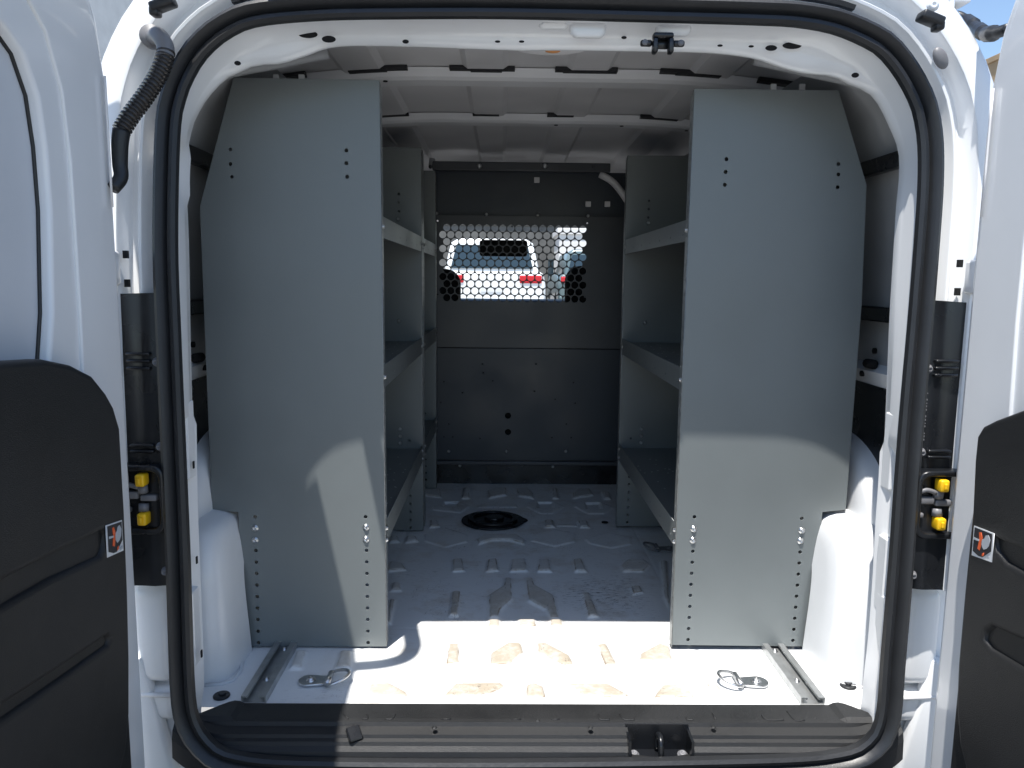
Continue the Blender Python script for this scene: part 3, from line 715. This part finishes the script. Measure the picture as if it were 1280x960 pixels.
# ================================================================== shelving
PANEL_L = [(292,97),(474,100),(483,808),(303,808),(298,640),(265,637),(250,258)]
PANEL_R = [(870,111),(1048,113),(1083,231),(1077,380),(1057,637),(1028,640),(1010,808),(838,806)]
YP = .25
def hole_cols(s):
    h = []
    if s < 0:
        h += [((288,187),.004),((288,205),.004),((290,221),.0038),((433,188),.0042),((433,204),.0042),((434,221),.0042),((319,646),.0042),((457,646),.0042)]
        for k in range(9): h += [((320+.4*k, 688+14.4*k),.0042), ((458.2+.25*k, 688+14.4*k),.0042)]
    else:
        h += [((908,199),.0042),((907,215),.0042),((906,231),.0042),((1048,205),.0042),((1048,218),.0042),((1047,234),.0042),((868,646),.0042),((1002,648),.0042)]
        for k in range(9): h += [((866-.75*k, 689+13.8*k),.0042), ((1000-1.1*k, 690+13.8*k),.0042)]
    return [circ(*((lambda p: (p.x, p.z))(at(*q, Y=YP))), r, 10) for q, r in h]
def straight(poly, inner):
    """the panel stands upright: its aisle edge is one true vertical"""
    return [(inner if abs(abs(x)-abs(inner)) < .03 else x, z) for x, z in poly]
def unit(name, label, s, ys, parts_from=None):
    root = thing(name, label, 'shelving unit', (s*.5, (ys[0]+ys[1])/2, 0), 'grey steel shelving units bolted inside the van')
    inner = -.343 if s < 0 else .325
    outl = straight(XZ(PANEL_L if s < 0 else PANEL_R, YP), inner)
    me = plate_mesh(outl, hole_cols(s), .002, onY(0), bevel=.0006, bres=1)
    zt = max(z for x, z in outl)
    fl = [circ(.012, .06+.032*k, .0032, 8) for k in range(34) if .06+.032*k < zt-.03]
    fme = plate_mesh([(0,.006),(.024,.012),(.024,zt-.012),(0,zt-.004)], fl, .0018, onX(0))
    for q, y in enumerate(ys):
        o = link('end_panel', me, 'shelf', root); o.location = (0, y, 0)
        f = link('panel_flange', fme, 'edge', o); f.location = (inner, y, 0); f.matrix_parent_inverse = Matrix.Identity(4); f.location = (inner, 0.001, 0)
    o = None
    for zt_, zb in ((.992,.945),(.664,.612),(.302,.245)):
        a, b = ys[0]+.004, ys[1]-.004; xo = s*(.66 if zt_ > .9 else .70 if zt_ > .5 else .60)
        bm = bmesh.new()
        x0, x1 = sorted((inner+s*.003, xo))
        box_bm(((x0+x1)/2, (a+b)/2, zt_-.012), (x1-x0, b-a, .0016), 0, 1, bm)
        box_bm((xo, (a+b)/2, zt_+.02), (.0016, b-a, .07), 0, 1, bm)
        sh = from_bm('shelf', bm, 'shelf', root)
        lip_holes = [circ(a+.05+.13*k, (zt_+zb)/2-.008, .0028, 8) for k in range(int((b-a)/.13))]
        plate('shelf_lip', [(a,zb),(b,zb),(b,zt_),(a,zt_)], lip_holes, .0022, onX(inner+s*.0015), 'shelf', sh, bevel=.0006)
        for yb in (ys[0]+.014, ys[1]-.014):
            for dz in ((0,) if zt_ > .5 else (.014,-.014)):
                from_bm('bolt', dome_bm((inner-s*.0002, yb, (zt_+zb)/2+dz), .0052, .006, (-s,0,0)), 'zinc', root)
        # bolts through the far panel
        for k in range(3 if zt_ < .4 else 1):
            from_bm('bolt', dome_bm((inner+s*.075, ys[1]-.002, zt_+.055-.024*k), .0048, .006, (0,-1,0)), 'zinc', root)
        if zt_ < .7:      # scattered debris and rivets on the tray
            bm = bmesh.new()
            for k in range(26):
                dome_bm((inner+s*(.015+.1*rng.random()), a+.1+(b-a-.2)*rng.random(), zt_-.0108), .0022, .0015, (0,0,1), bm, 6)
            from_bm('rivet_heads', bm, 'zinc', sh)
    return root
uL = unit('shelving_unit', 'grey steel shelving unit left of the aisle with a curved sun patch', -1, (YP, 1.09))
uR = unit('shelving_unit', 'grey steel shelving unit right of the aisle, lower third evenly sunlit', 1, (YP, 1.13))
uF = unit('shelving_unit', 'dark grey shelving unit deeper in the van, between the sunlit left unit and the bulkhead', -1, (1.135, 1.62))
# bolts in the near end panels
for u, pts in ((uL, ((319,660),(319,675),(457.5,659),(457.5,674))), (uR, ((867,661),(866,675),(1002,663),(1000.5,676)))):
    for q in pts:
        p = at(*q, Y=YP); from_bm('bolt', dome_bm((p.x, YP-.0012, p.z),   .0062, .0045, (0,-1,0)), 'zinc', u)
# little tabs on top of the right-hand unit
for px in (968, 1004):
    p = at(px, 109, Y=YP); box('top_clip', (p.x-.006, YP+.003, p.z-.008), (p.x+.006, YP+.012, p.z+.008), 'alu', uR, .001)
for px in (344, 376):
    p = at(px, 96, Y=YP); box('top_clip', (p.x-.006, YP+.003, p.z-.008), (p.x+.006, YP+.012, p.z+.006), 'alu', uL, .001)
# dent round the upper holes of the right panel is pressed into the sheet
dm = [c for c in uR.children if c.name.startswith('end_panel')][0]

# ================================================================== bulkhead
bk = thing('bulkhead', 'dark steel bulkhead with a perforated window closing off the cab', 'partition', (0,1.72,0))
YB = 1.72
holes = []
for r in range(11):
    n_ = 18 if r % 2 == 0 else 18
    for k in range(n_):
        px = 553.5 + 10.0*k + (5.0 if r % 2 == 0 else 0); py = 285.5 + 8.75*r + .012*(px-640)
        if px > 734: continue
        p = at(px, py, Y=YB); holes.append(circ(p.x, p.z, .0148, 12))
extra = [circ(*((lambda p: (p.x, p.z))(at(px, py, Y=YB))), .004, 8) for px, py in ((547,276),(734,279),(547,368),(731,371),(640,283))]
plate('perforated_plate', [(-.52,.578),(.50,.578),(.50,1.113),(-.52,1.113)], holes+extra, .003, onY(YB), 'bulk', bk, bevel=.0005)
ho = [circ(*((lambda p: (p.x, p.z))(at(px, py, Y=YB-.004))), .0034, 8) for px, py in ((555,477),(578,491),(603,455),(604,466),(551,503),(561,530),(555,546),(566,546),(616,476),(668,489),(694,499),(717,478),(719,504),(670,455),(690,547),(714,547),(708,530),(600,548))]
ho += [circ(*((lambda p: (p.x, p.z))(at(635, py, Y=YB-.004))), .013, 14) for py in (519.5, 540)]
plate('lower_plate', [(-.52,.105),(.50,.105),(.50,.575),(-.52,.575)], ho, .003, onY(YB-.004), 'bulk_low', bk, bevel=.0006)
plate('lower_plate_backing', [(-.50,.11),(.48,.11),(.48,.57),(-.50,.57)], [], .003, onY(YB+.03), 'dark', bk)
box('bottom_flange', (-.52,YB-.03,.088), (.50,YB-.002,.104), 'bulk', bk, .004)
box('kick_plate', (-.8,YB+.002,-.02), (.8,YB+.02,.09), 'plasticg', bk)
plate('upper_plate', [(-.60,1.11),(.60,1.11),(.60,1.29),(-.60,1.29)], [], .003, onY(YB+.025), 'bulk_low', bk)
box('top_bar', (-.36,YB-.045,1.283), (.345,YB-.02,1.318), 'bulk', bk, .004)
tube('bar_end', [Vector((-.365,YB-.03,1.30)), Vector((-.36,YB-.03,1.33))], .012, 'wallgrey', bk, 10)
for px in (599, 681): 
    p = at(px, 207.5, Y=YB-.046); from_bm('bolt', dome_bm(p, .0085, .006, (0,-1,0)), 'zinc', bk)
for px in (538, 742):
    p = at(px, 208.5, Y=YB-.046); from_bm('bolt', dome_bm(p, .006, .004, (0,-1,0)), 'bulk', bk)
for px, py in ((671,225),(735,255),(759,255)):
    p = at(px, py, Y=YB+.022); box('white_clip', (p.x-.011,p.y-.01,p.z-.012), (p.x+.011,p.y,p.z+.010), 'lens', bk, .002)
for px, py in ((546,267),(608,268),(672,269),(735,270),(561,564),(633,564),(707,564),(575,582),(691,583)):
    p = at(px, py, Y=YB-.006); from_bm('bolt', dome_bm(p, .0055, .006, (0,-1,0)), 'zinc', bk)
# side infill of the bulkhead beside the perforated plate and the pale trim curve on the right
for s in (-1, 1):
    plate('side_infill', [(s*.50,-.02),(s*.80,-.02),(s*.80,1.10),(s*.72,1.24),(s*.50,1.30)][::s], [], .003, onY(YB+.012), 'bulk', bk)
tube('window_trim', catmull([at(750,218,Y=YB-.03), at(764,226,Y=YB-.04), at(775,238,Y=YB-.05), at(786,254,Y=YB-.06)], 16, False), .014, 'lens', bk, 10)

# ================================================================== rails and rings
def rail(label, x0, x1):
    y0, y1 = .012, 1.12; t = .0028; h = .016; w = x1-x0
    pr = [(0,0),(w,0),(w,h),(w-.013,h),(w-.013,h-.005),(w-.010,h-.005),(w-.010,h-t),(w-t,h-t),(w-t,t),(t,t),(t,h-t),(.010,h-t),(.010,h-.005),(.013,h-.005),(.013,h),(0,h)]
    r = thing('mounting_rail', label, 'rail', (x0+w/2, y0, .0), 'aluminium rails under the shelving')
    n = len(pr); vs = [(x0+a, y, b+.0012) for y in (y0, y1) for a, b in pr]
    fs = [(i, (i+1) % n, n+(i+1) % n, n+i) for i in range(n)] + [tuple(range(n)), tuple(range(2*n-1, n-1, -1))]
    me = mesh('rail_channel', vs, fs, 'alu', r)
    bm = bmesh.new(); bm.from_mesh(me.data); bmesh.ops.recalc_face_normals(bm, faces=bm.faces[:]); bm.to_mesh(me.data); bm.free()
    for y in (.10, .235): from_bm('rail_bolt', dome_bm((x0+w/2, y, .004), .0055, .006, (0,0,1)), 'zinc', r)
    return r
rail('aluminium channel running out from under the left end panel', -.601, -.551)
rail('aluminium channel running out from under the right end panel', .538, .587)

def ring(label, cx, cy, side, mm='zinc'):
    r = thing('tie_down_ring', label, 'tie-down ring', (cx, cy, 0), 'steel tie-down rings on the floor')
    # side: +1 the D lies to the right of its plate
    def mp(u, v, w): return Vector((cx+side*u, cy+v, .005+w))
    pl = [(-.030+.022*math.cos(math.radians(a)), .022*math.sin(math.radians(a))) for a in range(90, 271, 15)] + [(.012,-.016),(.012,.016)]
    plate('base_plate', pl, [], .005, mp, mm, r, bevel=.0015)
    from_bm('bolt', dome_bm((cx-side*.026, cy, .0075), .0095, .007, (0,0,1), seg=6), mm, r)
    tube('hinge_loop', [Vector((cx+side*.013, cy-.024, .010)), Vector((cx+side*.013, cy+.024, .010))], .0065, mm, r, 10)
    D = [Vector((side*.013,-.027,.010))] + [Vector((side*(.016+.040*math.cos(math.radians(a))), .030*math.sin(math.radians(a)), .010+.012*math.cos(math.radians(a)))) for a in range(-80, 81, 16)] + [Vector((side*.013,.027,.010))]
    tube('ring_loop', [Vector((cx,cy,0))+q for q in D], .0035, mm, r, 8)
    return r
ring('steel tie-down ring with its loop turned right, in shade before the left end panel', -.455, .095, 1)
ring('steel tie-down ring with its loop turned left, on sunlit floor before the right end panel', .447, .095, -1)
ring('dark tie-down ring deep under the right shelving unit', .437, .92, -1, 'greyp')

# ================================================================== outside
def setting(o): o['kind'] = 'structure'; return o
gy = [-60, 4.0, 12.0, 400]; gz = [-.56, -.56, -.06, -.06]
gxs = [-200, 200]
vs = [(x, y, z) for y, z in zip(gy, gz) for x in gxs]
setting(mesh('ground', vs, [(2*i, 2*i+1, 2*i+3, 2*i+2) for i in range(3)], 'ground'))

def car(name, label, cx, cy, z0, w, h, ln, paint, group=None):
    r = thing(name, label, 'car', (cx, cy, z0), group)
    hw = w/2
    body = [(-hw*.9,.28),(-hw,.45),(-hw*1.0,.80),(-hw*.96,1.02),(-hw*.90,1.06),(hw*.90,1.06),(hw*.96,1.02),(hw,.80),(hw,.45),(hw*.9,.28)]
    plate('body', body, [], ln, lambda u, v, t: Vector((cx+u, cy+ln/2+t, z0+v)), paint, r, bevel=.06)
    cab = [(-hw*.90,1.02),(-hw*.76,h-.08),(-hw*.62,h),(hw*.62,h),(hw*.76,h-.08),(hw*.90,1.02)]
    plate('cabin', cab, [], ln*.62, lambda u, v, t: Vector((cx+u, cy+.06+ln*.31+t+.25*(v-1.0), z0+v)), paint, r, bevel=.05)
    plate('rear_window', [(-hw*.76,1.12),(-hw*.66,h-.12),(hw*.66,h-.12),(hw*.76,1.12)], [], .02, lambda u, v, t: Vector((cx+u, cy+.045+t+.25*(v-1.0), z0+v)), 'glass_dark', r)
    for s in (-1, 1):
        box('tail_lamp', (cx+s*hw*.72-.2, cy-.02, z0+.86), (cx+s*hw*.72+.2, cy+.06, z0+1.0), 'red', r, .02)
    box('number_plate', (cx-.2, cy-.015, z0+.70), (cx+.2, cy+.01, z0+.80), 'white_label', r, .004)
    box('rear_bumper', (cx-hw*.98, cy-.09, z0+.28), (cx+hw*.98, cy+.1, z0+.58), paint, r, .04, 3)
    box('reflector', (cx+hw*.62, cy-.10, z0+.42), (cx+hw*.86, cy-.085, z0+.47), 'red', r)
    for s in (-1, 1):
        for yy in (cy+.85, cy+ln-.9):
            tube('wheel', [Vector((cx+s*hw-.12*(s > 0)-.0, yy, z0+.33)), Vector((cx+s*hw+.12*(s < 0), yy, z0+.33))], .33, 'tyre', r, 24, smooth=False)
    return r
car('parked_car', 'white car with red tail lamps parked ahead, seen through the perforated window', -.27, 12.5, -.06, 1.95, 1.66, 4.4, 'carwhite')
car('parked_car', 'grey green car parked beyond the right of the white car', 2.05, 15.5, -.06, 1.8, 1.6, 4.2, 'cargreen')
def building(name, label, lo, hi, m, wins):
    r = thing(name, label, 'building', ((lo[0]+hi[0])/2, lo[1], lo[2]))
    box('wall', lo, hi, m, r)
    box('parapet', (lo[0]-.08, lo[1]-.08, hi[2]), (hi[0]+.08, hi[1]+.08, hi[2]+.25), 'tan' if m == 'tan' else m, r, .02)
    for x, z in wins: box('window', (x-.6, lo[1]-.03, z-.6), (x+.6, lo[1]+.02, z+.6), 'glass_dark', r, .01)
    return r
building('low_building', 'grey low building standing beyond the parked cars', (-14, 34, -.06), (9, 44, 3.3), 'greywall', [(-9,1.2),(-5,1.2),(2.6,1.2),(6,1.2)])
building('white_shed', 'small white building at the right edge of the perforated window', (2.2, 30, -.06), (4.6, 33, 2.7), 'building', [(3.0,1.3)])
building('tan_building', 'tan building just showing between the van roof and the right door', (21.5, 30, -.06), (40, 44, 10.6), 'tan', [(23.3,8.6),(26,8.6)])
building('white_building', 'tall pale building behind the van roof on the left', (-34, 26, -.06), (-14.5, 40, 17), 'building', [(-20,9),(-24,9)])

# ================================================================== light
SUN = Vector((.13, .288, -1)).normalized()
el = math.asin(-SUN.z); az = math.atan2(-SUN.x, -SUN.y)       # compass angle of the sun from +Y towards +X
w = bpy.data.worlds.new('World'); sc.world = w; w.use_nodes = True
nt = w.node_tree; bg = nt.nodes['Background']; sky = nt.nodes.new('ShaderNodeTexSky'); sky.sky_type = 'NISHITA'
sky.sun_disc = False; sky.sun_elevation = el; sky.sun_rotation = az; sky.air_density = 1.0; sky.dust_density = .3; sky.ozone_density = 1.6
nt.links.new(sky.outputs[0], bg.inputs[0]); bg.inputs[1].default_value = .115
sl_ = bpy.data.lights.new('sun', 'SUN'); sl_.energy = 4.4; sl_.angle = math.radians(.53); sl_.color = (1, .965, .91)
so = bpy.data.objects.new('sun', sl_); COL.objects.link(so); so.rotation_euler = SUN.to_track_quat('-Z', 'Y').to_euler()
sc.view_settings.view_transform = 'Standard'; sc.view_settings.look = 'None'
sc.view_settings.exposure = .85; sc.view_settings.gamma = 1
cy_ = sc.cycles; cy_.max_bounces = 14; cy_.diffuse_bounces = 8; cy_.glossy_bounces = 6; cy_.use_denoising = True
cy_.sample_clamp_indirect = 8
